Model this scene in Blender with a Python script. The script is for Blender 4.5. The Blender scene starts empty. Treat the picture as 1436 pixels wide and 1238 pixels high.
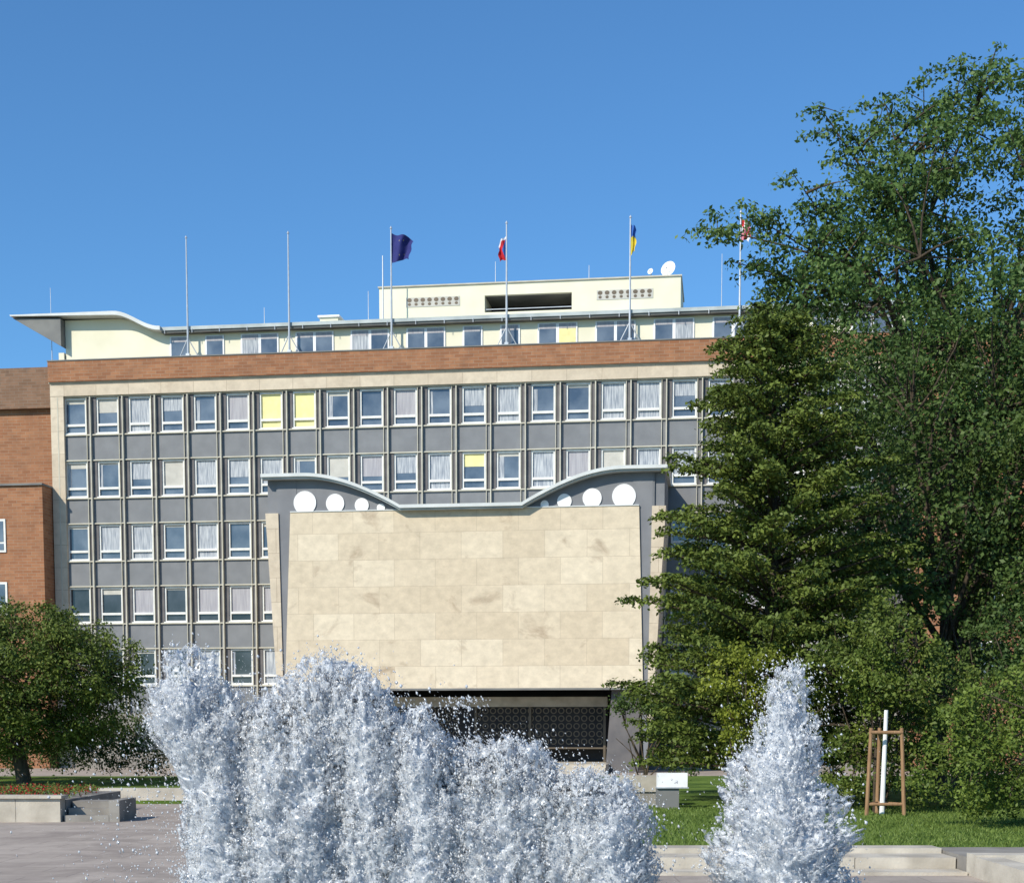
import bpy, math, random
import numpy as np
from mathutils import Vector, noise as mn
R=math.radians
random.seed(7); rng=np.random.default_rng(7)
scene=bpy.context.scene
scene.view_settings.view_transform='Standard'
try: scene.view_settings.look='None'
except: pass
scene.view_settings.exposure=0
COL=scene.collection
# ------------------------------------------------------------------ materials
def newmat(name):
    m=bpy.data.materials.new(name); m.use_nodes=True
    nt=m.node_tree; b=nt.nodes['Principled BSDF']; return m,nt,b
def setc(b,c,rough=.7,spec=.3,metal=0):
    b.inputs['Base Color'].default_value=(*c,1); b.inputs['Roughness'].default_value=rough
    b.inputs['Specular IOR Level'].default_value=spec; b.inputs['Metallic'].default_value=metal
def mat_noise(name,c1,c2,scale=2.0,rough=.8,spec=.25,detail=6,bump=0.0,bscale=None,metal=0,lo=.35,hi=.65,stretch=None):
    m,nt,b=newmat(name); setc(b,c1,rough,spec,metal)
    tc=nt.nodes.new('ShaderNodeTexCoord'); mp=nt.nodes.new('ShaderNodeMapping')
    if stretch: mp.inputs['Scale'].default_value=stretch
    n=nt.nodes.new('ShaderNodeTexNoise'); n.inputs['Scale'].default_value=scale; n.inputs['Detail'].default_value=detail
    r=nt.nodes.new('ShaderNodeValToRGB'); r.color_ramp.elements[0].position=lo; r.color_ramp.elements[1].position=hi
    r.color_ramp.elements[0].color=(*c1,1); r.color_ramp.elements[1].color=(*c2,1)
    nt.links.new(tc.outputs['Object'],mp.inputs[0]); nt.links.new(mp.outputs[0],n.inputs['Vector'])
    nt.links.new(n.outputs['Fac'],r.inputs[0]); nt.links.new(r.outputs[0],b.inputs['Base Color'])
    if bump:
        n2=nt.nodes.new('ShaderNodeTexNoise'); n2.inputs['Scale'].default_value=bscale or scale*6; n2.inputs['Detail'].default_value=4
        bp=nt.nodes.new('ShaderNodeBump'); bp.inputs['Strength'].default_value=bump; bp.inputs['Distance'].default_value=.05
        nt.links.new(tc.outputs['Object'],n2.inputs['Vector']); nt.links.new(n2.outputs['Fac'],bp.inputs['Height']); nt.links.new(bp.outputs[0],b.inputs['Normal'])
    return m
def mat_brick(name,c1,c2,mortar,bw,bh,ms,rough=.85,stain=None,stain_amt=.5,horizontal=False,nscale=.4,streak=(1,1,1),st_lo=.55,st_hi=.75,offset=.5,jump=9,dist=1.2):
    m,nt,b=newmat(name); setc(b,c1,rough,.2)
    tc=nt.nodes.new('ShaderNodeTexCoord'); L=nt.links.new
    br=nt.nodes.new('ShaderNodeTexBrick'); br.offset=offset
    if horizontal: L(tc.outputs['Object'],br.inputs['Vector'])
    else:
        sx=nt.nodes.new('ShaderNodeSeparateXYZ'); cx=nt.nodes.new('ShaderNodeCombineXYZ'); L(tc.outputs['Object'],sx.inputs[0])
        ad=nt.nodes.new('ShaderNodeMath'); ad.operation='ADD'; L(sx.outputs[0],ad.inputs[0]); L(sx.outputs[1],ad.inputs[1])
        L(ad.outputs[0],cx.inputs[0]); L(sx.outputs[2],cx.inputs[1]); L(cx.outputs[0],br.inputs['Vector'])
    br.inputs['Scale'].default_value=1; br.inputs['Brick Width'].default_value=bw; br.inputs['Row Height'].default_value=bh
    br.inputs['Mortar Size'].default_value=ms; br.inputs['Color1'].default_value=(*c1,1); br.inputs['Color2'].default_value=(*c2,1); br.inputs['Mortar'].default_value=(*mortar,1)
    br.inputs['Bias'].default_value=0
    out=br.outputs['Color']
    if stain:
        mp=nt.nodes.new('ShaderNodeMapping'); mp.inputs['Scale'].default_value=streak; L(tc.outputs['Object'],mp.inputs[0])
        ml=nt.nodes.new('ShaderNodeVectorMath'); ml.operation='MULTIPLY_ADD'; L(br.outputs['Color'],ml.inputs[0]); ml.inputs[1].default_value=(jump,)*3 if not horizontal else (0,0,0); L(mp.outputs[0],ml.inputs[2])
        n=nt.nodes.new('ShaderNodeTexNoise'); n.inputs['Scale'].default_value=nscale; n.inputs['Detail'].default_value=9; n.inputs['Distortion'].default_value=dist; n.inputs['Roughness'].default_value=.62
        r=nt.nodes.new('ShaderNodeMapRange'); r.inputs[1].default_value=st_lo; r.inputs[2].default_value=st_hi; r.inputs[4].default_value=stain_amt
        mx=nt.nodes.new('ShaderNodeMix'); mx.data_type='RGBA'
        L(ml.outputs[0],n.inputs['Vector']); L(n.outputs['Fac'],r.inputs[0]); L(r.outputs[0],mx.inputs[0]); L(out,mx.inputs[6]); mx.inputs[7].default_value=(*stain,1); out=mx.outputs[2]
        nf=nt.nodes.new('ShaderNodeTexNoise'); nf.inputs['Scale'].default_value=2.2; nf.inputs['Detail'].default_value=8; nf.inputs['Roughness'].default_value=.7; L(mp.outputs[0],nf.inputs['Vector'])
        rf=nt.nodes.new('ShaderNodeMapRange'); rf.inputs[1].default_value=.3; rf.inputs[2].default_value=.7; rf.inputs[3].default_value=.86; rf.inputs[4].default_value=1.12; L(nf.outputs['Fac'],rf.inputs[0])
        vm=nt.nodes.new('ShaderNodeVectorMath'); vm.operation='SCALE'; L(out,vm.inputs[0]); L(rf.outputs[0],vm.inputs['Scale']); out=vm.outputs[0]
    L(out,b.inputs['Base Color']); return m
def mat_plain(name,c,rough=.6,spec=.3,metal=0):
    return mat_noise(name,tuple(x*.92 for x in c),tuple(min(1,x*1.06) for x in c),3.0,rough,spec,5,metal=metal)
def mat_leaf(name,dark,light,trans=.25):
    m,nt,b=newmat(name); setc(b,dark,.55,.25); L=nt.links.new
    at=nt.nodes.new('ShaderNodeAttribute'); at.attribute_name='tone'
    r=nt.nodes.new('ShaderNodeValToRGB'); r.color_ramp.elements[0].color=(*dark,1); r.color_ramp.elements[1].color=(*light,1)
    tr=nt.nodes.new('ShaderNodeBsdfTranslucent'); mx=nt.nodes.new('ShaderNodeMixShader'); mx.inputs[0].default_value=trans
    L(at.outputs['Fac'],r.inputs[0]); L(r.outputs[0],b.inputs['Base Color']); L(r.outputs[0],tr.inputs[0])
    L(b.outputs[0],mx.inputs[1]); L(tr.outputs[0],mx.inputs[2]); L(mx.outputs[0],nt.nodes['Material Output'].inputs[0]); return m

M={}
M['brick']=mat_brick('brick',(.37,.175,.09),(.28,.12,.06),(.32,.22,.15),.5,.16,.012,stain=(.2,.10,.06),stain_amt=.6,nscale=.5,st_lo=.42,st_hi=.75,jump=2)
M['brick_dark']=mat_brick('brick_dark',(.24,.14,.09),(.19,.11,.07),(.22,.17,.13),.5,.16,.012,stain=(.13,.09,.07),stain_amt=.6)
M['grey']=mat_noise('grey_spandrel',(.17,.175,.185),(.205,.21,.22),1.2,.55,.3)
M['greyp']=mat_noise('grey_plaster',(.18,.185,.20),(.22,.225,.24),.8,.8,.2)
M['pier']=mat_noise('pier_grey',(.12,.115,.12),(.16,.15,.15),1.5,.7,.2)
M['cream']=mat_noise('cream_trim',(.46,.43,.35),(.56,.53,.44),1.5,.7,.2)
M['stoneb']=mat_brick('travertine_beam',(.62,.53,.41),(.55,.46,.35),(.38,.31,.23),1.8,1.2,.012,stain=(.40,.31,.23),stain_amt=.5,nscale=.8)
M['panel']=mat_brick('travertine_panel',(.69,.60,.46),(.585,.49,.36),(.47,.39,.29),2.05,1.30,.010,stain=(.30,.22,.15),stain_amt=.72,nscale=.62,streak=(1,1,1.3),st_lo=.59,st_hi=.75,offset=.37,jump=14,dist=.6)
M['white']=mat_plain('white_frame',(.72,.71,.67),.45,.4)
M['whitep']=mat_plain('white_paint',(.82,.82,.82),.6,.3)
M['slab']=mat_noise('roof_fascia',(.55,.57,.56),(.64,.66,.65),1.2,.5,.3)
M['creamw']=mat_noise('cream_render',(.72,.68,.52),(.78,.74,.59),.6,.9,.1)
M['roof']=mat_noise('roof_sheet',(.34,.38,.38),(.48,.52,.52),1.0,.5,.3)
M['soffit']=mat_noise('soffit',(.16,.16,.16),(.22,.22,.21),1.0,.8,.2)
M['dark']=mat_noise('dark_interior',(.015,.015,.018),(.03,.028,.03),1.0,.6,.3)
M['glass']=mat_noise('window_glass',(.05,.07,.105),(.15,.18,.22),.7,.06,.9)
M['glassd']=mat_noise('window_glass_dark',(.02,.025,.03),(.06,.07,.085),.7,.06,.6)
M['yellow']=mat_plain('yellow_blind',(.82,.74,.36),.8,.1)
M['blind']=mat_plain('cream_blind',(.52,.50,.45),.8,.1)
M['curt']=mat_noise('net_curtain',(.20,.23,.28),(.50,.52,.54),5,.6,.5,stretch=(3,1,.25))
M['curt2']=mat_noise('grey_curtain',(.30,.29,.32),(.39,.38,.40),4,.6,.5,stretch=(3,1,.25))
M['metal']=mat_plain('pole_metal',(.50,.52,.55),.4,.5,.3)
M['bronze']=mat_plain('bronze_grille',(.14,.11,.08),.5,.4,.4)
M['wood']=mat_noise('stake_wood',(.26,.15,.08),(.36,.22,.12),6,.8,.2,stretch=(4,4,.5))
M['bark']=mat_noise('bark',(.05,.04,.03),(.11,.085,.06),5,.9,.1,stretch=(3,3,.6),bump=.4)
M['conc']=mat_noise('concrete',(.38,.34,.28),(.56,.51,.43),1.6,.85,.2,bump=.15,bscale=25)
M['concd']=mat_noise('concrete_dark',(.20,.18,.16),(.3,.28,.25),1.5,.85,.2)
# ------------------------------------------------------------------ mesh helpers
class MB:
    def __init__(s): s.v=[];s.f=[];s.m=[];s.mats=[]
    def mi(s,k):
        if k not in s.mats: s.mats.append(k)
        return s.mats.index(k)
    def poly(s,pts,k):
        i=len(s.v); s.v+=[tuple(p) for p in pts]; s.f.append(tuple(range(i,i+len(pts)))); s.m.append(s.mi(k))
    def box(s,x0,x1,y0,y1,z0,z1,k):
        i=len(s.v); s.v+=[(x0,y0,z0),(x1,y0,z0),(x1,y1,z0),(x0,y1,z0),(x0,y0,z1),(x1,y0,z1),(x1,y1,z1),(x0,y1,z1)]
        for q in ((0,3,2,1),(4,5,6,7),(0,1,5,4),(1,2,6,5),(2,3,7,6),(3,0,4,7)):
            s.f.append(tuple(i+a for a in q)); s.m.append(s.mi(k))
    def prism(s,prof,y0,y1,k,kb=None):
        n=len(prof); i=len(s.v)
        s.v+=[(x,y0,z) for x,z in prof]+[(x,y1,z) for x,z in prof]
        s.f.append(tuple(range(i,i+n))); s.m.append(s.mi(k)); s.f.append(tuple(range(i+2*n-1,i+n-1,-1))); s.m.append(s.mi(k))
        for a in range(n):
            b=(a+1)%n; s.f.append((i+a,i+n+a,i+n+b,i+b)); s.m.append(s.mi(kb or k))
    def tube(s,p0,p1,r0,r1,k,n=8,cap=True):
        p0=Vector(p0);p1=Vector(p1); d=(p1-p0).normalized(); a=d.orthogonal().normalized(); b=d.cross(a); i=len(s.v)
        for p,r in ((p0,r0),(p1,r1)):
            for t in range(n):
                an=2*math.pi*t/n; s.v.append(tuple(p+a*math.cos(an)*r+b*math.sin(an)*r))
        for t in range(n):
            u=(t+1)%n; s.f.append((i+t,i+u,i+n+u,i+n+t)); s.m.append(s.mi(k))
        if cap:
            s.f.append(tuple(i+t for t in reversed(range(n)))); s.m.append(s.mi(k)); s.f.append(tuple(i+n+t for t in range(n))); s.m.append(s.mi(k))
    def obj(s,name,parent=None,loc=(0,0,0)):
        me=bpy.data.meshes.new(name); me.from_pydata(s.v,[],s.f)
        for k in s.mats: me.materials.append(M[k])
        me.polygons.foreach_set('material_index',s.m); me.update()
        o=bpy.data.objects.new(name,me); COL.objects.link(o); o.location=loc
        if parent: o.parent=parent
        return o
def empty(name,loc=(0,0,0),rz=0):
    e=bpy.data.objects.new(name,None); e.location=loc; e.rotation_euler=(0,0,rz); COL.objects.link(e); return e
def npmesh(name,V,F,mats,mi=None,tone=None,parent=None,smooth=False):
    me=bpy.data.meshes.new(name); k=F.shape[1]
    me.vertices.add(len(V)); me.vertices.foreach_set('co',V.astype(np.float32).ravel())
    me.loops.add(F.size); me.loops.foreach_set('vertex_index',F.astype(np.int32).ravel())
    me.polygons.add(len(F)); me.polygons.foreach_set('loop_start',np.arange(0,F.size,k,dtype=np.int32))
    for m in mats: me.materials.append(m)
    if mi is not None: me.polygons.foreach_set('material_index',mi.astype(np.int32))
    if smooth: me.polygons.foreach_set('use_smooth',np.ones(len(F),dtype=bool))
    me.update(calc_edges=True)
    if tone is not None:
        a=me.attributes.new('tone','FLOAT','FACE'); a.data.foreach_set('value',tone.astype(np.float32))
    o=bpy.data.objects.new(name,me); COL.objects.link(o)
    if parent: o.parent=parent
    return o
# ------------------------------------------------------------------ office building
TH=R(7.9)
BLD=empty('office_building',(0,80,0),-TH)
PITCH=1.804; U0=-23.65
ROWS=[19.83-3.34*i for i in range(5)]
EAST=20.2; NC=24
w=MB()
w.box(-24.95,EAST,.27,14,0,20.55,'pier')
w.obj('building_mass',BLD)
w=MB()
w.box(-24.95,-24.22,-.12,.27,0,19.83,'stoneb')
w.box(-24.95,EAST,-.14,.27,19.833,20.55,'stoneb')
w.box(-24.98,EAST,-.30,14,20.553,21.62,'brick')
w.box(-25.0,EAST,-.34,.1,21.623,21.68,'soffit')
w.box(-25.0,EAST,-.2,-.141,20.50,20.55,'cream')
w.obj('parapet_and_beam',BLD)
sp=MB(); fr=MB(); gl=MB()
for r,zt in enumerate(ROWS):
    zb=zt-2.0
    zbot=zb-1.34 if r<4 else 3.0
    sp.box(-24.22,EAST,.06,.27,zbot+.001,zb-.001,'grey')
    fr.box(-24.22,EAST,-.04,.06,zb-.07,zb-.01,'cream')
    fr.box(-24.22,EAST,-.02,.07,zt-.06,zt,'cream')
    for i in range(NC):
        u=U0+PITCH*i; hw=.62
        sp.box(u+hw+.003,u+PITCH-hw-.003,.05,.268,zb,zt-.07,'pier')
        a,b=u-hw,u+hw; fw=.085
        fr.box(a,a+fw,.1,.24,zb,zt-.07,'white'); fr.box(b-fw,b,.1,.24,zb,zt-.07,'white')
        fr.box(a+fw,b-fw,.1,.24,zt-.17,zt-.07,'white'); fr.box(a+fw,b-fw,.1,.24,zb,zb+.11,'white')
        zm=zb+.50
        fr.box(a+fw,b-fw,.09,.24,zm-.06,zm+.06,'white')
        fr.box(a-.03,b+.03,.0,.1,zb-.008,zb+.05,'white')
        kind='glass'; q=random.random(); h=1.0
        if r==0:
            if i in(6,7): kind='yellow'
            elif i in(1,): kind='blind'; h=.55
            elif i in(5,10): kind='curt2'
            elif i in (0,4,8,9,11): kind='glass'
            else: kind='curt' if q<.7 else 'glass'; h=random.choice((1,1,.7,.55))
        elif r==1:
            if i==12: kind='yellow'; h=.5
            elif q<.35: kind=random.choice(('blind','curt2','curt2'));h=random.choice((.8,1,.6))
            elif q<.8: kind='curt'; h=random.choice((1,1,.7))
            else: kind='glass'
        elif r==2: kind='glass' if q<.85 else 'curt'
        elif r==3: kind='glassd' if i<2 else ('curt2' if q<.4 else 'glassd')
        else: kind=random.choice(('curt','blind','glassd'))
        base='glass' if r<3 else 'glassd'
        top,bot=zt-.17,zm+.06
        hh=(top-bot)*h; dt=random.uniform(-.006,.006)
        gl.poly([(a+fw,.2,bot),(b-fw,.2+dt,bot),(b-fw,.2+dt,top),(a+fw,.2,top)],base)
        if kind not in('glass','glassd'):
            gl.poly([(a+fw,.188,top-hh),(b-fw,.188,top-hh),(b-fw,.188,top),(a+fw,.188,top)],kind)
        else:
            e=random.uniform(.05,.3)
            if random.random()<.5: gl.poly([(a+fw,.188,top-e),(b-fw,.188,top-e),(b-fw,.188,top),(a+fw,.188,top)],'blind')
            if random.random()<.5:
                cw=random.uniform(.12,.3); gl.poly([(a+fw,.186,bot),(a+fw+cw,.186,bot),(a+fw+cw,.186,top-e),(a+fw,.186,top-e)],'curt')
        lk=kind if (kind in('yellow','curt') and h==1 and random.random()<.6) else base
        gl.poly([(a+fw,.2,zb+.11),(b-fw,.2,zb+.11),(b-fw,.2,zm-.06),(a+fw,.2,zm-.06)],lk)
for i in range(-1,NC):
    u=U0+PITCH*(i+.5)
    fr.box(u-.03,u+.03,-.13,.05,3.0,19.76,'cream')
    if i>=0: fr.box(u-.255,u-.225,-.03,.05,3.0,19.76,'cream')
sp.obj('spandrels_and_piers',BLD); fr.obj('window_frames_and_fins',BLD); gl.obj('window_panes',BLD)
w=MB(); w.box(-24.9,EAST,.02,.27,0,2.98,'concd')  # dark concrete colour stands in for the shadow along the ground floor
for i in range(0,NC,2): w.box(U0+PITCH*i-.6,U0+PITCH*i+.6,-.02,.018,.9,2.4,'glassd')
w.obj('plinth',BLD)
# penthouse
p=MB()
PY=.42
p.box(-24.25,EAST-.5,PY,9,20.6,22.95,'creamw')
k=0; u=-18.35
while u<EAST-2:
    zc0,zc1=21.4,22.80
    kind='glass'
    if abs(u+2.0)<.55 or abs(u-2.0)<.55: kind='yellow'
    elif random.random()<.15: kind='curt'
    p.box(u-.05,u+.98,PY-.06,PY-.002,zc0-.05,zc1+.05,'whitep'); p.poly([(u+.03,PY-.065,zc0),(u+.90,PY-.065,zc0),(u+.90,PY-.065,zc1),(u+.03,PY-.065,zc1)],kind)
    p.poly([(u+.03,PY-.07,zc1-.25),(u+.90,PY-.07,zc1-.25),(u+.90,PY-.07,zc1),(u+.03,PY-.07,zc1)],'curt2')
    u+=1.02 if (k%2==0 and k%5) else 1.95; k+=1
p.box(-18.7,EAST,-.02,9.5,22.96,23.06,'soffit'); p.box(-18.75,EAST+.05,-.10,9.6,23.063,23.24,'roof')
top=[(-27.05,24.12)]
for t in range(0,13):
    s=t/12; top.append((-21.3+2.6*s,24.12-.86*(.5-.5*math.cos(math.pi*s))))
bot=[(x,z-.20) for x,z in top]; bot[0]=(-27.0,24.05)
p.prism(bot+top[::-1],-.3,8.5,'slab')
p.prism([(-26.95,23.98),(-24.27,22.45),(-24.27,23.88)],-.12,8,'soffit')  # wedge coloured dark so its sunlit front reads as the canopy's shaded underside
p.prism([(-24.25,22.9),(-18.72,22.9),(-18.72,23.04),(-19.6,23.35),(-20.3,23.75),(-21.2,23.9),(-24.25,23.9)],PY+.003,8,'creamw')
p.box(-24.6,-24.3,.3,.7,21.6,22.2,'creamw')
p.box(-10.9,-9.9,3,4,23.2,24.25,'creamw'); p.box(-11.0,-9.8,2.9,4.1,24.25,24.35,'whitep')
for gx in range(26): p.tube((-18.5+gx*1.5,-.11,23.1),(-18.5+gx*1.5,-.11,22.9),.02,.02,'metal',6)
p.obj('penthouse_and_canopy',BLD)
q=MB()
z0,z1=23.2,25.95
def wallstrip(a,b,c,d): q.box(a,b,4,4.25,c,d,'creamw')
q.box(-7.84,8.46,6.5,9,z0,z1-.01,'creamw')
q.box(-7.84,-2.04,4.25,6.5,z0,z1-.01,'creamw'); q.box(2.67,8.46,4.25,6.5,z0,z1-.01,'creamw')
wallstrip(-7.84,-2.04,z0,z1);wallstrip(2.67,8.46,z0,z1);wallstrip(-2.04,2.67,z0,24.46);wallstrip(-2.04,2.67,25.35,z1)
q.box(-2.04,2.67,4.25,6.49,25.36,z1-.01,'soffit')
q.poly([(-2.04,6.4,24.2),(2.67,6.4,24.2),(2.67,6.4,25.4),(-2.04,6.4,25.4)],'dark')
q.box(-2.04,2.67,4.1,4.14,24.62,24.66,'metal')
q.box(-7.9,8.52,3.92,9.05,z1+.002,z1+.07,'cream')
for a,b in((-6.35,-3.4),(4.0,7.0)):
    q.box(a,b,3.975,3.998,24.88,25.38,'blind')
    n=8
    for j in range(n):
        c=a+(j+.5)*(b-a)/n
        for zz in (25.24,25.02):
            rr=.13 if zz>25.1 else .09
            q.poly([(c+rr*math.cos(2*math.pi*t/12),3.968,zz+rr*.85*math.sin(2*math.pi*t/12)) for t in range(12)],'bronze')
q.obj('roof_plant_room',BLD)
# ---- portico
UC=-1.75
g=MB()
def wave(d):
    d=abs(d)
    if d<3.0: return 12.98
    if d>7.9: return 14.60
    s=(d-3.0)/4.9
    return 12.98+1.62*math.sin(s*math.pi/2)**.95
ds=[-9.95+19.9*i/96 for i in range(97)]
ds=sorted(ds+[-3.0,3.0])
for a,b in zip(ds[:-1],ds[1:]):
    za,zb=wave(a),wave(b); ua,ub=UC+a,UC+b; T=.16
    yf=-5.6
    P=[(ua,yf,za-T),(ub,yf,zb-T),(ub,yf,zb),(ua,yf,za)]
    g.poly(P,'slab'); g.poly([(ua,yf,za),(ub,yf,zb),(ub,.0,zb),(ua,.0,za)],'roof'); g.poly([(ua,.0,za-T),(ub,.0,zb-T),(ub,yf,zb-T),(ua,yf,za-T)],'slab')
    g.poly([(ua,yf+.12,za-T-.09),(ub,yf+.12,zb-T-.09),(ub,yf+.12,zb-T),(ua,yf+.12,za-T)],'roof')
    g.poly([(ua,-5.0,za-T-.09),(ub,-5.0,zb-T-.09),(ub,yf+.12,zb-T-.09),(ua,yf+.12,za-T-.09)],'roof')
    if abs(a)<9.45 and abs(b)<9.45:
        g.poly([(ua,-5.0,12.5),(ub,-5.0,12.5),(ub,-5.0,zb-T),(ua,-5.0,za-T)],'greyp')
for sgn in(-1,1):
    d=sgn*9.95; zt=wave(d); xs=UC+d
    g.poly([(xs,-5.6,zt-.16),(xs,0,zt-.16),(xs,0,zt),(xs,-5.6,zt)],'slab')
    for cd,cr,cz in((7.87,.57,13.24),(6.34,.46,13.18),(5.0,.35,13.06),(4.04,.20,12.92)):
        c=UC+sgn*cd; n=32
        ring=[(c+cr*math.cos(2*math.pi*t/n),cz+cr*math.sin(2*math.pi*t/n)) for t in range(n)]
        g.prism(ring,-5.06,-4.99,'whitep')
g.obj('wave_roof',BLD)
g=MB()
g.prism([(UC-8.98,4.12),(UC+8.85,4.12),(UC+8.6,12.77),(UC-8.6,12.77)],-5.12,-4.7,'panel')
g.box(UC-8.6,UC+8.6,-5.16,-4.98,12.773,12.82,'slab')
g.box(UC-8.98,UC+8.85,-5.16,-4.75,4.02,4.117,'soffit')
for sg in(-1,1):
    def X(d): return UC+sg*d
    def pr(pts,y0,y1,k):
        pts=[(X(a),b) for a,b in pts]
        if sg<0: pts=pts[::-1]
        g.prism(pts,y0,y1,k)
    pr([(8.95,0),(9.1,0),(9.25,12.8),(9.25,14.35),(8.3,14.35),(8.3,12.5)],-5.02,-4.72,'greyp')
    pr([(9.05,2.5),(9.3,2.5),(9.88,12.75),(9.22,12.75)],-5.1,-.1,'stoneb')
    pr([(9.26,12.76),(9.8,12.76),(9.8,14.38),(9.26,14.38)],-4.9,-.1,'greyp')
    pr([(7.0,0),(8.6,0),(8.8,4.0),(7.3,4.0)],-4.6,-3.9,'pier')
g.box(UC-8.7,UC+8.7,-4.74,.0,4.125,4.3,'soffit')
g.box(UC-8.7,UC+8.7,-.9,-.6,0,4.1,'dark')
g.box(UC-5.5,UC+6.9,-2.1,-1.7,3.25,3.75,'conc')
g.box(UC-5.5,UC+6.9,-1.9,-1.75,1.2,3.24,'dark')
for gx in range(31):
    for gz in range(5):
        c=UC-5.2+gx*.39; zz=3.05-gz*.39
        if 12<=gx<=13: continue
        n=14; 
        o=[(c+.165*math.cos(2*math.pi*t/n),zz+.165*math.sin(2*math.pi*t/n)) for t in range(n)]
        i2=[(c+.11*math.cos(2*math.pi*t/n),zz+.11*math.sin(2*math.pi*t/n)) for t in range(n)]
        for t in range(n):
            t2=(t+1)%n
            g.poly([(o[t][0],-1.95,o[t][1]),(o[t2][0],-1.95,o[t2][1]),(i2[t2][0],-1.95,i2[t2][1]),(i2[t][0],-1.95,i2[t][1])],'bronze')
for gx in (-5.4,-2.5,0.1,2.9,6.7): g.box(UC+gx,UC+gx+.12,-2.05,-1.91,0,3.24,'bronze')
g.box(UC-5.5,UC+6.9,-2.0,-1.92,1.12,1.2,'bronze')
for st in range(3): g.box(UC-7.2,UC+7.2,-7.6+.4*st,-1.0,.15*st,.15*(st+1)-.001,'conc')
g.obj('entrance_portico',BLD)
# brick wings
BW=empty('brick_building',(0,80,0),-TH)
b=MB()
b.box(-60,-25.01,.9,14,0,21.5,'brick')
b.box(-60,-25.02,.55,.895,19.4,21.55,'brick_dark')
b.box(-60,-25.0,-1.3,.5,0,15.0,'brick'); b.box(-60,-24.95,-1.42,.6,15.003,15.1,'soffit')
for zt in (13.27,9.95,6.6):
    for uu in(-29.2,-33,-37,-41):
        b.box(uu,uu+2.1,-1.36,-1.303,zt-1.75,zt,'white'); b.box(uu+.12,uu+1.0,-1.38,-1.361,zt-1.2,zt-.12,'glass'); b.box(uu+1.1,uu+1.98,-1.38,-1.361,zt-1.2,zt-.12,'glass')
        b.box(uu+.12,uu+1.98,-1.38,-1.361,zt-1.63,zt-1.3,'glass')
b.obj('brick_wing_walls',BW)
BE=empty('brick_building',(0,80,0),-TH)
b=MB(); b.box(EAST+.01,60,-.5,14,0,21.6,'brick')
for zt in ROWS:
    for uu in range(23,55,4): b.box(uu,uu+1.6,-.56,-.503,zt-1.8,zt,'white'); b.box(uu+.12,uu+1.48,-.58,-.561,zt-1.65,zt-.12,'glass')
b.obj('brick_wing_walls',BE)
# ------------------------------------------------------------------ flagpoles
def bl(u,y,z):
    return (u*math.cos(TH)+y*math.sin(TH),80-u*math.sin(TH)+y*math.cos(TH),z)
M['navy']=mat_plain('flag_navy',(.035,.04,.16),.8,.1); M['red']=mat_plain('flag_red',(.5,.03,.04),.8,.1); M['pink']=mat_plain('flag_pink',(.6,.2,.25),.8,.1)
M['fwhite']=mat_plain('flag_white',(.7,.68,.72),.8,.1); M['fblue']=mat_plain('flag_blue',(.04,.12,.40),.8,.1); M['fyel']=mat_plain('flag_yellow',(.65,.52,.06),.8,.1)
M['star']=mat_plain('flag_star',(.25,.22,.14),.8,.1)
def flag(parent,z1,W,H,droop,fold,colfn,nx=24,nz=20):
    f=MB()
    def P(i,j):
        s=i/nx; t=j/nz
        x=W*s*(1-.15*t*s)+.04*math.sin(9*t+3*s)*s; y=fold*math.sin(9*s+2.5*t)*(.3+s); z=z1-H*t*(1-.35*s)-droop*s**1.3*.9-.06*math.sin(7*s)
        return (x,y,z)
    for i in range(nx):
        for j in range(nz):
            f.poly([P(i,j+1),P(i+1,j+1),P(i+1,j),P(i,j)],colfn((i+.5)/nx,(j+.5)/nz))
    o=f.obj('flag',parent); return o
def eu(s,t):
    for k in range(12):
        if (s-.5-.2*math.cos(k*math.pi/6))**2+((t-.5)-.3*math.sin(k*math.pi/6))**2<.0006: return 'star'
    return 'navy'
def czf(s,t):
    if s<.6*min(t,1-t)*2: return 'fblue'
    return 'fwhite' if t<.08 else 'red'
def ua(s,t): return 'fblue' if t<.4 else 'fyel'
def lt(s,t): return ('red','fwhite','pink')[(int(s*3)+int(t*3))%3]
poles=[(-17.2,27.7,None),(-11.7,27.7,None),(-6.25,27.7,'eu'),(-.25,27.7,'cz'),(6.04,27.7,'ua'),(11.53,27.7,'lt')]
for u,zt,fl in poles:
    e=empty('flagpole',bl(u,-.2,0),-TH); m=MB()
    m.tube((0,0,21.68),(0,0,zt),.06,.035,'metal'); m.tube((0,0,zt),(0,0,zt+.12),.07,.02,'metal')
    for dx in(-.5,.5): m.tube((dx,.15,21.69),(0,0,22.6),.03,.03,'metal',6)
    m.box(-.5,.5,.1,.16,21.69,21.75,'metal'); m.box(-.1,.1,-.1,.1,21.682,21.8,'metal')
    m.obj('pole',e)
    if fl=='eu': flag(e,zt-.2,1.15,1.5,.45,.16,eu)
    if fl=='cz': o=flag(e,zt-.55,.42,1.25,.6,.10,czf); o.scale=(-1,1,1)
    if fl=='ua': flag(e,zt-.25,.3,1.6,.4,.08,ua)
    if fl=='lt': flag(e,zt-.2,.5,1.1,.6,.08,lt)
for u,y,za,zb in((-7.3,2.5,23.2,27.2),(-26.2,3,21.5,26.4),(-14.0,3,23.2,24.9),(-1.6,5,25.9,27.4),(3.5,5,25.9,27.0),(-8.1,2.5,23.2,25.4),(10.6,5,23.2,27.3)):
    m=MB(); m.tube((0,0,0),(0,0,zb-za),.05 if u==-7.3 else .025,.03 if u==-7.3 else .015,'metal',6); m.box(-.12,.12,-.12,.12,-.02,.06,'metal')
    m.obj('roof_antenna',None,bl(u,y,za))
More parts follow.
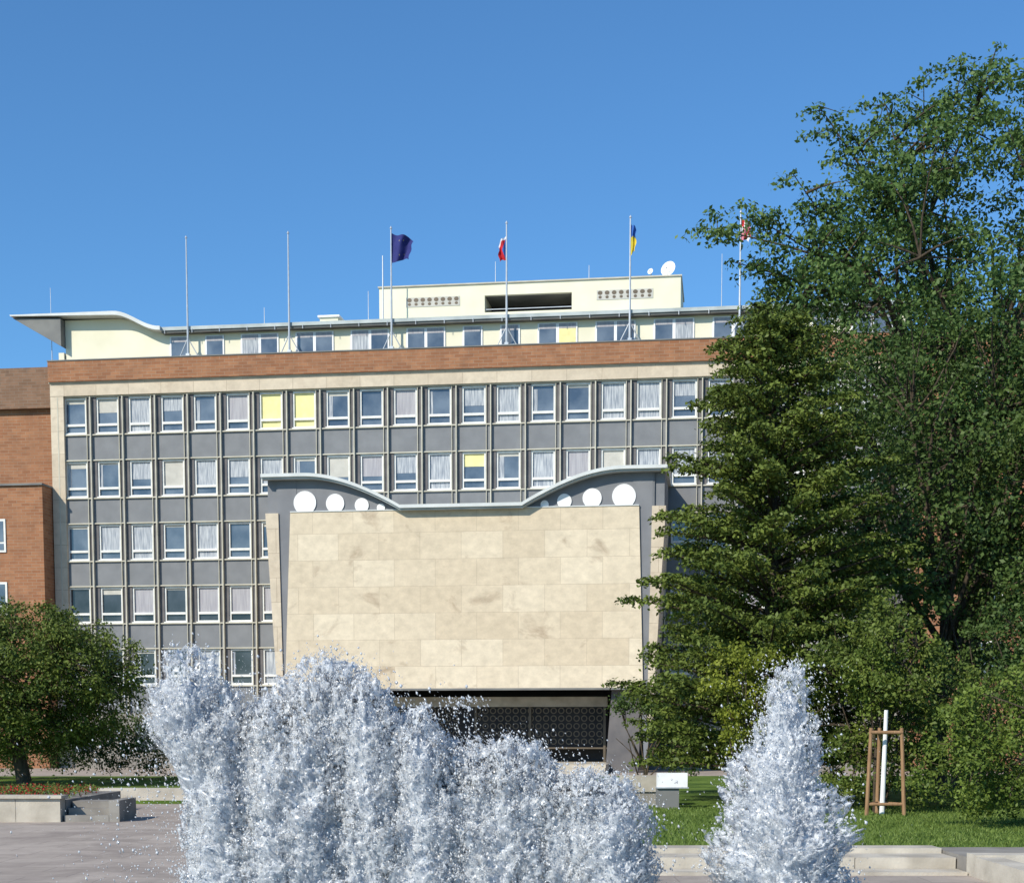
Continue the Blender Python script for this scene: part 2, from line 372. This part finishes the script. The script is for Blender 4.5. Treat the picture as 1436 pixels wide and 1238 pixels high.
def dish(u,y,z,r):
    e=empty('satellite_dish',bl(u,y,25.98),-TH+R(-25)); m=MB()
    m.tube((0,.1,0),(0,.1,z-25.98),.03,.03,'metal',8)
    m.obj('mast',e); m=MB(); n=24; rings=5
    def Q(a,t):
        rr=r*a/rings; an=2*math.pi*t/n; return (rr*math.cos(an),.25*r*(1-(a/rings)**2),rr*math.sin(an))
    for a in range(rings):
        for t in range(n):
            if a==0: m.poly([Q(0,t),Q(1,t),Q(1,t+1)],'whitep')
            else: m.poly([Q(a,t),Q(a+1,t),Q(a+1,t+1),Q(a,t+1)],'whitep')
    m.tube((0,.1,-r),(0,-.5*r,-.15*r),.015,.015,'metal',6); m.tube((0,-.5*r,-.15*r),(0,-.35*r,-.08*r),.04,.04,'metal',8)
    o=m.obj('reflector',e); o.location=(0,0,z-25.98); o.rotation_euler=(R(-15),0,0)
dish(7.75,4.8,26.6,.42); dish(6.8,4.8,26.5,.16)
# ------------------------------------------------------------------ ground
M['pave']=mat_brick('plaza_paving',(.42,.36,.31),(.37,.315,.27),(.27,.23,.20),1.2,.8,.012,stain=(.21,.175,.155),stain_amt=.75,horizontal=True,nscale=.5,st_lo=.42,st_hi=.7)
M['ground']=mat_noise('ground',(.10,.12,.06),(.16,.15,.1),.05,.95,.1)
M['grass']=mat_noise('grass',(.06,.11,.02),(.14,.21,.04),.9,.9,.1,bump=.6,bscale=30)
def sheet(name,x0,x1,y0,y1,z,k):
    m=MB(); m.poly([(x0,y0,z),(x1,y0,z),(x1,y1,z),(x0,y1,z)],k); return m.obj(name)
sheet('ground',-1500,1500,-200,3000,-.004,'ground')
sheet('plaza_pavement',-60,60,-20,95,0,'pave')
m=MB(); m.box(1.9,40,24.6,62,.002,.24,'grass'); m.obj('lawn')
m=MB(); m.box(-60,-8.3,44,66,.002,.1,'grass'); m.obj('lawn')
def blades(name,x0,x1,y0,y1,z,n,h,mat):
    x=rng.uniform(x0,x1,n);y=rng.uniform(y0,y1,n); a=rng.uniform(0,np.pi,n); hh=rng.uniform(.4,1,n)*h; wd=.012
    V=np.zeros((n,3,3)); V[:,0]=np.c_[x-np.cos(a)*wd,y-np.sin(a)*wd,np.full(n,z)]; V[:,1]=np.c_[x+np.cos(a)*wd,y+np.sin(a)*wd,np.full(n,z)]
    V[:,2]=np.c_[x+rng.normal(0,.03,n),y+rng.normal(0,.03,n),z+hh]
    return npmesh(name,V.reshape(-1,3),np.arange(3*n).reshape(-1,3),[mat],tone=rng.random(n))
LG=mat_leaf('grass_blades',(.08,.13,.025),(.20,.27,.06),.2)
blades('grass',1.95,20,24.7,38,.24,70000,.07,LG)
e=empty('basin_kerb'); m=MB()
x=.6
while x<6.7:
    L=min(1.55,6.8-x); m.box(x+.006,x+L-.006,23.2,24.0,.0,.22,'conc'); x+=L
m.box(.6,6.8,24.003,24.59,.0,.30,'conc'); m.box(.6,6.8,22.6,23.19,.0,.05,'conc')
m.obj('kerb_run',e)
m=MB(); x=6.82
while x<18:
    m.box(x+.006,x+1.6-.006,22.3,22.75,.0,.33,'conc'); x+=1.6
m.box(6.82,18,22.76,24.58,.0,.27,'concd'); m.box(6.82,7.2,20,22.29,0,.3,'conc')
o=m.obj('kerb_corner',e)
e=empty('planter_wall'); m=MB()
x=-22
while x<-10.6:
    m.box(x+.005,min(x+1.3,-10.55)-.005,35.5,35.9,.0,.55,'conc'); x+=1.3
m.box(-22,-10.5,35.42,35.98,.553,.62,'conc'); m.box(-22,-10.55,35.985,41,0,.5,'concd')
for s in range(3): m.box(-10.49,-9.45,35.6+.35*s,36.4+.35*s,.0,.15*(s+1)-s*.001,'concd')
m.box(-9.44,-9.2,35.6,37.2,.0,.5,'concd')
m.obj('wall_blocks',e)
# ------------------------------------------------------------------ foliage
def leaves(centers,radii,counts,size,seed,up=.5,droop=0):
    r=np.random.default_rng(seed); C=np.repeat(centers,counts,0); Rr=np.repeat(radii,counts,0); n=len(C)
    d=r.normal(size=(n,3)); d/=np.linalg.norm(d,axis=1)[:,None]; rad=r.random(n)**.55*np.where(r.random(n)<.15,1.35,1)
    P=C+d*rad[:,None]*Rr
    P[:,2]-=droop*(np.hypot(d[:,0],d[:,1])*rad)**2
    nrm=r.normal(size=(n,3))*.8; nrm[:,2]+=up; nrm+=d*.6; nrm/=np.linalg.norm(nrm,axis=1)[:,None]
    t=np.cross(nrm,r.normal(size=(n,3))); t/=np.linalg.norm(t,axis=1)[:,None]; b=np.cross(nrm,t)
    s=size*r.uniform(.6,1.3,n)[:,None]
    V=np.stack([P-t*s*.5,P-b*s*.3+nrm*s*.06,P+t*s*.55,P+b*s*.3+nrm*s*.06],1)
    ct=np.repeat(r.random(len(centers)),counts)
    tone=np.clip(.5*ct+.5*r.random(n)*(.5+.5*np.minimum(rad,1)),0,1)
    return V.reshape(-1,3),np.arange(4*n).reshape(-1,4),tone
def limb(Vl,Fl,p0,p1,r0,r1,bend=0,seg=4,n=6,rs=random):
    p0=Vector(p0);p1=Vector(p1); d=p1-p0; L=d.length
    side=Vector((rs.uniform(-1,1),rs.uniform(-1,1),rs.uniform(-.3,1)))*bend*L
    pts=[p0+d*(i/seg)+side*math.sin(math.pi*i/seg)*.5 for i in range(seg+1)]
    base=sum(len(v) for v in Vl); ring=[]
    for i,pt in enumerate(pts):
        dd=(pts[min(i+1,seg)]-pts[max(i-1,0)]).normalized(); a=dd.orthogonal().normalized(); b=dd.cross(a); r=r0+(r1-r0)*i/seg
        for t in range(n):
            an=2*math.pi*t/n; ring.append(tuple(pt+(a*math.cos(an)+b*math.sin(an))*r))
    Vl.append(np.array(ring))
    F=[(base+i*n+t,base+i*n+(t+1)%n,base+(i+1)*n+(t+1)%n,base+(i+1)*n+t) for i in range(seg) for t in range(n)]
    Fl.append(np.array(F)); return pts
def build(name,Vl,Fl,LV,LF,tone,leafmat):
    BV=np.concatenate(Vl);BF=np.concatenate(Fl)
    V=np.concatenate([BV,LV]);F=np.concatenate([BF,LF+len(BV)])
    mi=np.r_[np.zeros(len(BF)),np.ones(len(LF))]; tn=np.r_[np.zeros(len(BF)),tone]
    return npmesh(name,V,F,[M['bark'],leafmat],mi,tn)
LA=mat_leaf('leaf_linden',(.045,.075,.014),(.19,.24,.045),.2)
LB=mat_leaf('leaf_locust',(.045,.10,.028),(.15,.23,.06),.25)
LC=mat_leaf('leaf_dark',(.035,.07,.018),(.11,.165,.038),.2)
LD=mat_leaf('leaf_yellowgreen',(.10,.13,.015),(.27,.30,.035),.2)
def pyramid_tree(name,base,H,prof,nb,leafmat,seed,size=.12,cnt=85,zmin=1.2):
    rs=random.Random(seed); Vl,Fl=[],[]; bx,by,bz=base
    limb(Vl,Fl,(bx,by,bz),(bx,by,bz+H*.6),.26,.14,.01,6,10,rs); limb(Vl,Fl,(bx,by,bz+H*.6),(bx,by,bz+H-.3),.14,.02,.01,6,6,rs)
    C=[];Rd=[]
    for i in range(nb):
        t=(i+.5)/nb; z=zmin+(H-zmin)*t**.95; L=prof(z)*rs.uniform(.62,1.2); ph=i*2.39996+rs.uniform(-.3,.3)
        z+=rs.uniform(-.15,.15)
        tip=(bx+L*math.cos(ph),by+L*math.sin(ph),bz+z-.05*L)
        st=(bx,by,bz+max(.8,z-.30*L))
        limb(Vl,Fl,st,tip,.055,.012,.06,4,5,rs)
        nc=max(3,int(L/.36))
        for k in range(nc):
            f=.30+.74*(k+.5)/nc; s=1-.60*f; sd=rs.uniform(-.5,.5)*L*.28*(1.15-f)
            arch=.22*math.sin(f*math.pi)*L*.5
            C.append((bx+L*f*math.cos(ph)-sd*math.sin(ph),by+L*f*math.sin(ph)+sd*math.cos(ph),st[2]+(tip[2]-st[2])*f+arch*.6))
            Rd.append((.52*s+.14,.52*s+.14,.18*s+.04))
    C.append((bx,by,bz+H-.1));Rd.append((.3,.3,.35)); C.append((bx-.3,by,bz+H-.6));Rd.append((.6,.6,.4))
    C=np.array(C);Rd=np.array(Rd); cn=np.full(len(C),cnt)
    LV,LF,tn=leaves(C,Rd,cn,size,seed,1.0,.12)
    return build(name,Vl,Fl,LV,LF,tn,leafmat)
def prof1(z):
    pts=[(0.5,2.2),(1.5,3.3),(3.5,3.8),(5.5,3.4),(7.5,2.8),(9.5,2.4),(11.0,1.95),(12.0,1.4),(12.8,.6),(13.2,.2)]
    if z<=.5: return 2.2
    for (a,ra),(b,rb) in zip(pts,pts[1:]):
        if z<=b: return ra+(rb-ra)*max(0,(z-a))/(b-a)
    return .2
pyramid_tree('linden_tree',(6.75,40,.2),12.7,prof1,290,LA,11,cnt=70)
def crown_tree(name,base,cen,rad,nl,ncl,leafmat,seed,size,cnt,clr=(.9,.9,.5),shell=.45,trunk=.3,extra=(),fork=.3,gap=0.0,up=.4):
    rs=random.Random(seed); Vl,Fl=[],[]; B=Vector(base); Cc=Vector(cen)
    top=B+(Cc-B)*.55
    limb(Vl,Fl,B,top,trunk,trunk*.7,.03,6,10,rs)
    nodes=[]
    for i in range(nl):
        ph=i*2.39996; el=rs.uniform(-.15,1.0); d=Vector((math.cos(ph)*math.cos(el)*rad[0],math.sin(ph)*math.cos(el)*rad[1],math.sin(el)*rad[2]))*rs.uniform(.5,.68)
        s0=B+(Cc-B)*rs.uniform(fork,.85)
        pts=limb(Vl,Fl,s0,Cc+d,trunk*.35,trunk*.12,.12,5,6,rs); nodes+=pts[2:]
    exn=[]
    for ex in extra:
        Ex=Vector(ex); s0=min(nodes,key=lambda q:(q-(Cc.lerp(Ex,.45))).length)
        pts=limb(Vl,Fl,s0,Ex,trunk*.14,.012,.05,6,5,rs); exn.append(pts); nodes+=pts[1:-1]
    C=[];Rd=[]
    tries=0
    while len(C)<ncl and tries<ncl*20:
        tries+=1
        d=Vector((rs.gauss(0,1),rs.gauss(0,1),rs.gauss(0,1))).normalized()*(rs.random()**shell)
        pnt=Cc+Vector((d.x*rad[0],d.y*rad[1],d.z*rad[2]))
        if pnt.z<B.z+.4: continue
        nv=mn.noise(pnt*.32+Vector((seed,0,0)))
        hi=max(0,(pnt.z-Cc.z)/rad[2])
        if nv<gap*(.4+1.6*hi)-.25: continue
        nd=min(nodes,key=lambda q:(q-pnt).length)
        if (nd-pnt).length>.5 and rs.random()<.75: limb(Vl,Fl,nd,pnt,.05 if trunk>.2 else .02,.010,.15,3,4,rs)
        k=rs.uniform(.55,1.3); C.append(tuple(pnt)); Rd.append((clr[0]*k,clr[1]*k,clr[2]*k))
    for pts in exn:
        L=(pts[-1]-pts[0]).length
        for q0 in range(int(5+L*3.2)):
            f=rs.random()**.8; i=min(int(f*6),5); q=pts[i].lerp(pts[i+1],f*6-i)
            w=.25+.75*(1-f); q2=q+Vector((rs.gauss(0,w),rs.gauss(0,w),rs.gauss(0,w*.75)))
            k=rs.uniform(.35,.75); C.append(tuple(q2)); Rd.append((clr[0]*k*1.2,clr[1]*k,clr[2]*k)); limb(Vl,Fl,q,q2,.018,.008,.1,3,4,rs)
        C.append(tuple(pts[-1]));Rd.append((.3,.3,.16))
    C=np.array(C);Rd=np.array(Rd); cn=np.maximum(20,(cnt*(Rd[:,0]/clr[0])**1.3)).astype(int)
    LV,LF,tn=leaves(C,Rd,cn,size,seed,up,.15)
    return build(name,Vl,Fl,LV,LF,tn,leafmat)
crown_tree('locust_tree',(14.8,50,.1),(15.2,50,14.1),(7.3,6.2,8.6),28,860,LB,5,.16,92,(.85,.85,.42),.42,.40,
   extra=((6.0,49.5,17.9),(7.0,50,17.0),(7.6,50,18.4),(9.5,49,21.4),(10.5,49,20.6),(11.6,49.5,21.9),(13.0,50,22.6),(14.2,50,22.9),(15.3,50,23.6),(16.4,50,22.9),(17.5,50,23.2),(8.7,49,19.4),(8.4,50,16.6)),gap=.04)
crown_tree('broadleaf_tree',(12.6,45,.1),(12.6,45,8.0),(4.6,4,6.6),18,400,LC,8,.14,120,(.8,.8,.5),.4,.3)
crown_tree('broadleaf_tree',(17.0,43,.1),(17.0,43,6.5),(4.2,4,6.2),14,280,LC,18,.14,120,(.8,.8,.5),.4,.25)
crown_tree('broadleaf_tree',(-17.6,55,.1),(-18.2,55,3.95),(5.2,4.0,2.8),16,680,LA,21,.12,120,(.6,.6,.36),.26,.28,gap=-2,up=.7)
def bush(name,cen,rad,ncl,leafmat,seed,size,cnt,clr=.4):
    return crown_tree(name,(cen[0],cen[1],.15),cen,rad,10,ncl,leafmat,seed,size,cnt,(clr,clr,clr*.7),.3,.08,fork=.02)
LE=mat_leaf('leaf_shrub',(.065,.105,.018),(.18,.24,.04),.2)
bush('shrub',(8.8,36,2.6),(2.2,1.9,2.6),170,LA,31,.10,130)
bush('shrub',(5.55,35.6,2.9),(1.05,1.0,1.35),70,LD,32,.09,110,.33)
bush('shrub',(10.4,30,1.7),(2.4,1.6,1.75),150,LE,33,.085,130,.35)
bush('shrub',(3.9,44.5,1.7),(1.8,1.0,1.4),80,LC,36,.09,110,.36)
bush('shrub',(12.6,37,2.6),(2.6,1.6,2.8),150,LC,34,.10,130)
bush('hedge',(-22,62,1.4),(14,1.0,1.5),230,LC,35,.12,120,.6)
yt=crown_tree('young_tree',(8.35,35.0,.24),(8.35,35.0,3.3),(.75,.7,1.1),8,36,LE,41,.08,80,(.28,.28,.2),.5,.05)
e=empty('tree_stake_frame',(8.35,34.3,.24)); m=MB()
for dx,dy in((-.4,-.3),(.4,-.3),(0,.45)): m.tube((dx*1.05,dy*1.05,0),(dx*.85,dy*.85,1.95),.045,.04,'wood',8)
for a,bb in(((-.36,-.27),(.36,-.27)),((.36,-.27),(0,.4)),((0,.4),(-.36,-.27))):
    m.tube((a[0],a[1],1.85),(bb[0],bb[1],1.85),.04,.04,'wood',8); m.tube((a[0]*1.1,a[1]*1.1,.25),(bb[0]*1.1,bb[1]*1.1,.25),.035,.035,'wood',8)
m.tube((0,0,0),(0.05,0,2.35),.06,.045,'whitep',10)
m.obj('stakes',e)
e=empty('information_board',(3.9,37,.24)); m=MB()
m.box(-.36,.36,-.07,.3,.52,.86,'whitep'); m.box(-.39,.39,-.09,.32,.49,.519,'metal'); m.box(-.38,.16,-.03,.25,0,.489,'soffit')
m.obj('board',e)
m=MB(); m.box(-.7,.5,-.3,.3,0,.35,'concd'); m.box(-.75,.55,-.35,.35,.353,.75,'conc'); m.obj('stone_block',None,(3.5,38.6,.24))
def flowers(name,x0,x1,y0,y1,z,n,h,seed,red):
    r=np.random.default_rng(seed); k=n//25
    C=np.c_[r.uniform(x0,x1,k),r.uniform(y0,y1,k),np.full(k,z+h*.5)]; Rd=np.tile([.18,.18,h*.5],(k,1))
    V,F,t=leaves(C,Rd,np.full(k,25),.06,seed); rd=(r.random(len(F))<red).astype(int)
    return npmesh(name,V,F,[LG,M['redf']],rd,t)
M['redf']=mat_plain('red_flowers',(.36,.03,.03),.8,.1)
flowers('flower_bed',-22,-10.7,36.1,40.5,.5,22000,.25,3,.3)
m=MB(); m.box(-12,-9,44,44.4,.1,.45,'conc'); m.obj('low_wall')
# ------------------------------------------------------------------ fountain
def mat_water(name,holes,lo,hi,rough=.2,trans=.4,hs=(.45,.53)):
    m,nt,b=newmat(name); L=nt.links.new
    setc(b,(.8,.85,.9),rough,.7)
    tc=nt.nodes.new('ShaderNodeTexCoord'); mp=nt.nodes.new('ShaderNodeMapping'); mp.inputs['Scale'].default_value=(1,1,.85); L(tc.outputs['Object'],mp.inputs[0])
    n=nt.nodes.new('ShaderNodeTexNoise'); n.inputs['Scale'].default_value=28; n.inputs['Detail'].default_value=6; n.inputs['Roughness'].default_value=.78
    L(mp.outputs[0],n.inputs['Vector'])
    r=nt.nodes.new('ShaderNodeValToRGB'); r.color_ramp.elements[0].position=.38; r.color_ramp.elements[1].position=.60
    r.color_ramp.elements[0].color=(*lo,1); r.color_ramp.elements[1].color=(*hi,1)
    L(n.outputs['Fac'],r.inputs[0]); L(r.outputs[0],b.inputs['Base Color'])
    out=b
    if trans>0:
        tr=nt.nodes.new('ShaderNodeBsdfTranslucent'); L(r.outputs[0],tr.inputs[0])
        mx=nt.nodes.new('ShaderNodeMixShader'); mx.inputs[0].default_value=trans; L(b.outputs[0],mx.inputs[1]); L(tr.outputs[0],mx.inputs[2])
        out=mx
    if holes:
        n2=nt.nodes.new('ShaderNodeTexNoise'); n2.inputs['Scale'].default_value=20; n2.inputs['Detail'].default_value=6; n2.inputs['Roughness'].default_value=.8
        L(mp.outputs[0],n2.inputs['Vector'])
        mr=nt.nodes.new('ShaderNodeMapRange'); mr.inputs[1].default_value=hs[0]; mr.inputs[2].default_value=hs[1]; mr.inputs[3].default_value=1; mr.inputs[4].default_value=.0
        L(n2.outputs['Fac'],mr.inputs[0])
        tp=nt.nodes.new('ShaderNodeBsdfTransparent'); mx2=nt.nodes.new('ShaderNodeMixShader'); L(mr.outputs[0],mx2.inputs[0]); L(out.outputs[0],mx2.inputs[1]); L(tp.outputs[0],mx2.inputs[2]); out=mx2
    L(out.outputs[0],nt.nodes['Material Output'].inputs[0]); return m
WM=mat_water('foaming_water',True,(.54,.58,.64),(.86,.87,.88),hs=(.49,.55),trans=.35); WI=mat_water('water_core',False,(.40,.45,.53),(.76,.79,.83),trans=.25); WD=mat_water('water_spray',False,(.72,.75,.79),(.88,.89,.90),.08,.35)
FT=empty('fountain')
env=[(-2.62,2.30),(-2.52,2.62),(-2.40,2.69),(-2.20,2.69),(-2.08,2.52),(-1.97,2.38),(-1.82,2.43),(-1.64,2.48),(-1.5,2.55),(-1.38,2.69),(-1.22,2.73),(-1.05,2.64),(-.96,2.48),(-.81,2.38),(-.61,2.25),(-.4,2.13),(-.14,2.17),(.06,2.15),(.22,2.04),(.42,1.97),(.63,1.92),(.78,1.84),(.88,1.74)]
def crest(x):
    for (a,za),(b,zb) in zip(env,env[1:]):
        if x<=b: return za+(zb-za)*max(0,(x-a))/(b-a)
    return env[-1][1]
plumes=[(-2.32,11.0,2.70,.27,1.2)]
xs=np.linspace(-2.08,.80,30); rs=random.Random(5)
for i,xx in enumerate(xs):
    # two staggered rows of nozzles
    xx=float(xx)+rs.uniform(-.03,.03); yy=10.95+(.14 if i%2 else 0)+rs.uniform(-.05,.05)
    zz=2.2+(crest(xx*11/yy)-2.2)*yy/11+rs.uniform(-.13,.02)
    plumes.append((xx*yy/11,yy,zz,rs.uniform(.16,.20),1))
plumes.append((1.96,11.0,2.62,.38,0))
def prad(R0,kind,t):
    if kind==0: return .03+.10*min(1,t/.15)**.6+max(0,(min(t,1.2)-.3))*.34
    r=R0*min(1,(t/.24))**.5 if t>0 else 0
    if kind==1.2: 
        if t>.6: r*=max(.70,1-(t-.6)*.9)
    else: r*=1+.35*min(t,1)
    return r
VV=[];FF=[];base=0; VI=[]; drops=[]; dsz=[]
NOI=mn.noise
for pi,(x,y,zt,R0,kind) in enumerate(plumes):
    big=kind!=1
    na,nz=(110,230) if big else (72,170)
    ring=[];inner=[]
    for j in range(nz):
        t=(j/(nz-1))**1.1*(zt-.85)
        r=prad(R0,kind,t) if j else 0.0
        ri=max(0,prad(R0,kind,max(0,t-.18))*.82) if t>.18 else 0.0
        cxo=(.15*min(1,max(0,(t-.45)/.5)) if kind==1.2 else 0)
        for i in range(na):
            a=2*math.pi*i/na; d=Vector((math.cos(a),math.sin(a),0)); Pc=Vector((x+cxo,y,zt-t)); q=Pc+d*r
            nl=NOI(Vector((q.x*5,q.y*5,q.z*4.6)))
            nf=NOI(Vector((q.x*15,q.y*15,q.z*14)))
            nn=nl*.50+nf*.36+NOI(Vector((q.x*42,q.y*42,q.z*38)))*.20
            P2=q+d*nn*max(r,.06); P2.z+=nn*.16+nf*.06
            ring.append((P2.x,P2.y,P2.z))
            P3=Pc+d*ri*(1+.55*nn); P3.z=min(P3.z,zt-.18)+nn*.08
            inner.append((P3.x,P3.y,P3.z))
    A=np.array(ring); VV.append(A); VI.append(np.array(inner))
    idx=np.arange(na*nz).reshape(nz,na)
    f=np.stack([idx[:-1],np.roll(idx[:-1],-1,1),np.roll(idx[1:],-1,1),idx[1:]],-1).reshape(-1,4)
    FF.append(f+base); base+=len(A)
    n=11000 if big else 5400
    jj=(rng.random(n)**.9*(nz*.95)).astype(int); ii=rng.integers(0,na,n); S=A.reshape(nz,na,3)[jj,ii]
    cdir=S-np.array([x,y,0]); cdir[:,2]=0; L=np.linalg.norm(cdir,axis=1)+1e-6; cdir/=L[:,None]
    o=rng.exponential(.04,n)-.015; P=S+cdir*o[:,None]+rng.normal(0,.010,(n,3)); P[:,2]+=rng.exponential(.03,n)
    keep=np.array([NOI(Vector(p*11.0))+.6*NOI(Vector(p*31.0))>.02 for p in P]); P=P[keep]
    drops.append(P); dsz.append(np.clip(rng.lognormal(math.log(.0036),.5,len(P)),.002,.010))
    n=350 if not big else 900; t=rng.random(n)*1.6
    P=np.c_[x+rng.normal(0,.27,n),y+rng.normal(0,.25,n),zt-t+rng.normal(0,.03,n)+.05*(t<.3)]
    drops.append(P); dsz.append(np.clip(rng.lognormal(math.log(.0036),.5,len(P)),.002,.010))
n=450; drops.append(np.c_[rng.normal(-2.75,.28,n),rng.normal(11,.3,n),rng.uniform(.9,2.1,n)]); dsz.append(np.clip(rng.lognormal(math.log(.004),.5,n),.002,.010))
n=260; drops.append(np.c_[rng.normal(-.35,.09,n),rng.normal(11,.1,n),2.42-rng.exponential(.12,n)]); dsz.append(np.clip(rng.lognormal(math.log(.004),.5,n),.002,.010))
npmesh('water_jets',np.concatenate(VV),np.concatenate(FF),[WM],parent=FT,smooth=True)
npmesh('water_jet_cores',np.concatenate(VI),np.concatenate(FF),[WI],parent=FT,smooth=True)
P=np.concatenate(drops); S=np.concatenate(dsz)
iv=np.array([(1,0,0),(-1,0,0),(0,1,0),(0,-1,0),(0,0,1),(0,0,-1)],float)
iff=np.array([(0,2,4),(2,1,4),(1,3,4),(3,0,4),(2,0,5),(1,2,5),(3,1,5),(0,3,5)])
ang=rng.uniform(0,np.pi,len(P)); ca,sa=np.cos(ang),np.sin(ang)
st=np.ones((len(P),1,3)); st[:,0,2]=rng.uniform(.8,1.7,len(P)); st[:,0,0]=rng.uniform(.8,1.5,len(P))
Q=iv[None]*S[:,None,None]*1.2*st
Qx=Q[:,:,0]*ca[:,None]-Q[:,:,2]*sa[:,None]*.6; Qz=Q[:,:,0]*sa[:,None]*.6+Q[:,:,2]*1.0; Q=np.stack([Qx,Q[:,:,1],Qz],-1)
V=(Q+P[:,None,:]).reshape(-1,3); F=(iff[None]+6*np.arange(len(P))[:,None,None]).reshape(-1,3)
npmesh('water_drops',V,F,[WD],parent=FT,smooth=True)
M['pool']=mat_noise('pool_water',(.05,.09,.10),(.10,.14,.15),2,.08,.8,bump=.6,bscale=8)
m=MB(); n=64
def rg(r,z): return [(-.3+r*1.15*math.cos(2*math.pi*t/n),11+r*.55*math.sin(2*math.pi*t/n),z) for t in range(n)]
rings=[rg(4.9,0),rg(4.9,.4),rg(4.5,.4),rg(4.5,.15)]
for a,bb in zip(rings,rings[1:]):
    for t in range(n): m.poly([a[t],a[(t+1)%n],bb[(t+1)%n],bb[t]],'conc')
m.poly(rg(4.5,.25),'pool'); m.obj('basin',FT)
# ------------------------------------------------------------------ light
SE,SA=36,222
wd=bpy.data.worlds.new('World'); scene.world=wd; wd.use_nodes=True; nt=wd.node_tree
bg=nt.nodes['Background']; sk=nt.nodes.new('ShaderNodeTexSky'); sk.sky_type='NISHITA'; sk.sun_disc=False
sk.sun_elevation=R(SE); sk.sun_rotation=R(SA); sk.air_density=1.0; sk.dust_density=.5; sk.ozone_density=2.5; sk.altitude=200
ml=nt.nodes.new('ShaderNodeVectorMath'); ml.operation='MULTIPLY'; ml.inputs[1].default_value=(.66,1.12,1.45)
nt.links.new(sk.outputs[0],ml.inputs[0]); nt.links.new(ml.outputs[0],bg.inputs[0]); bg.inputs[1].default_value=.112
sl=bpy.data.lights.new('sun','SUN'); sl.energy=5.0; sl.angle=R(.5); sl.color=(1,.93,.80)
so=bpy.data.objects.new('sun',sl); COL.objects.link(so)
d=Vector((math.sin(R(SA))*math.cos(R(SE)),math.cos(R(SA))*math.cos(R(SE)),math.sin(R(SE))))
so.rotation_euler=d.to_track_quat('Z','Y').to_euler()
# ------------------------------------------------------------------ camera
cam=bpy.data.cameras.new('camera'); co=bpy.data.objects.new('camera',cam); COL.objects.link(co)
co.location=(0,0,2.2); co.rotation_euler=(R(85),0,0)
cam.sensor_fit='HORIZONTAL'; cam.sensor_width=36; cam.lens=36*2133/1436; cam.shift_y=.409; cam.clip_end=5000
scene.camera=co
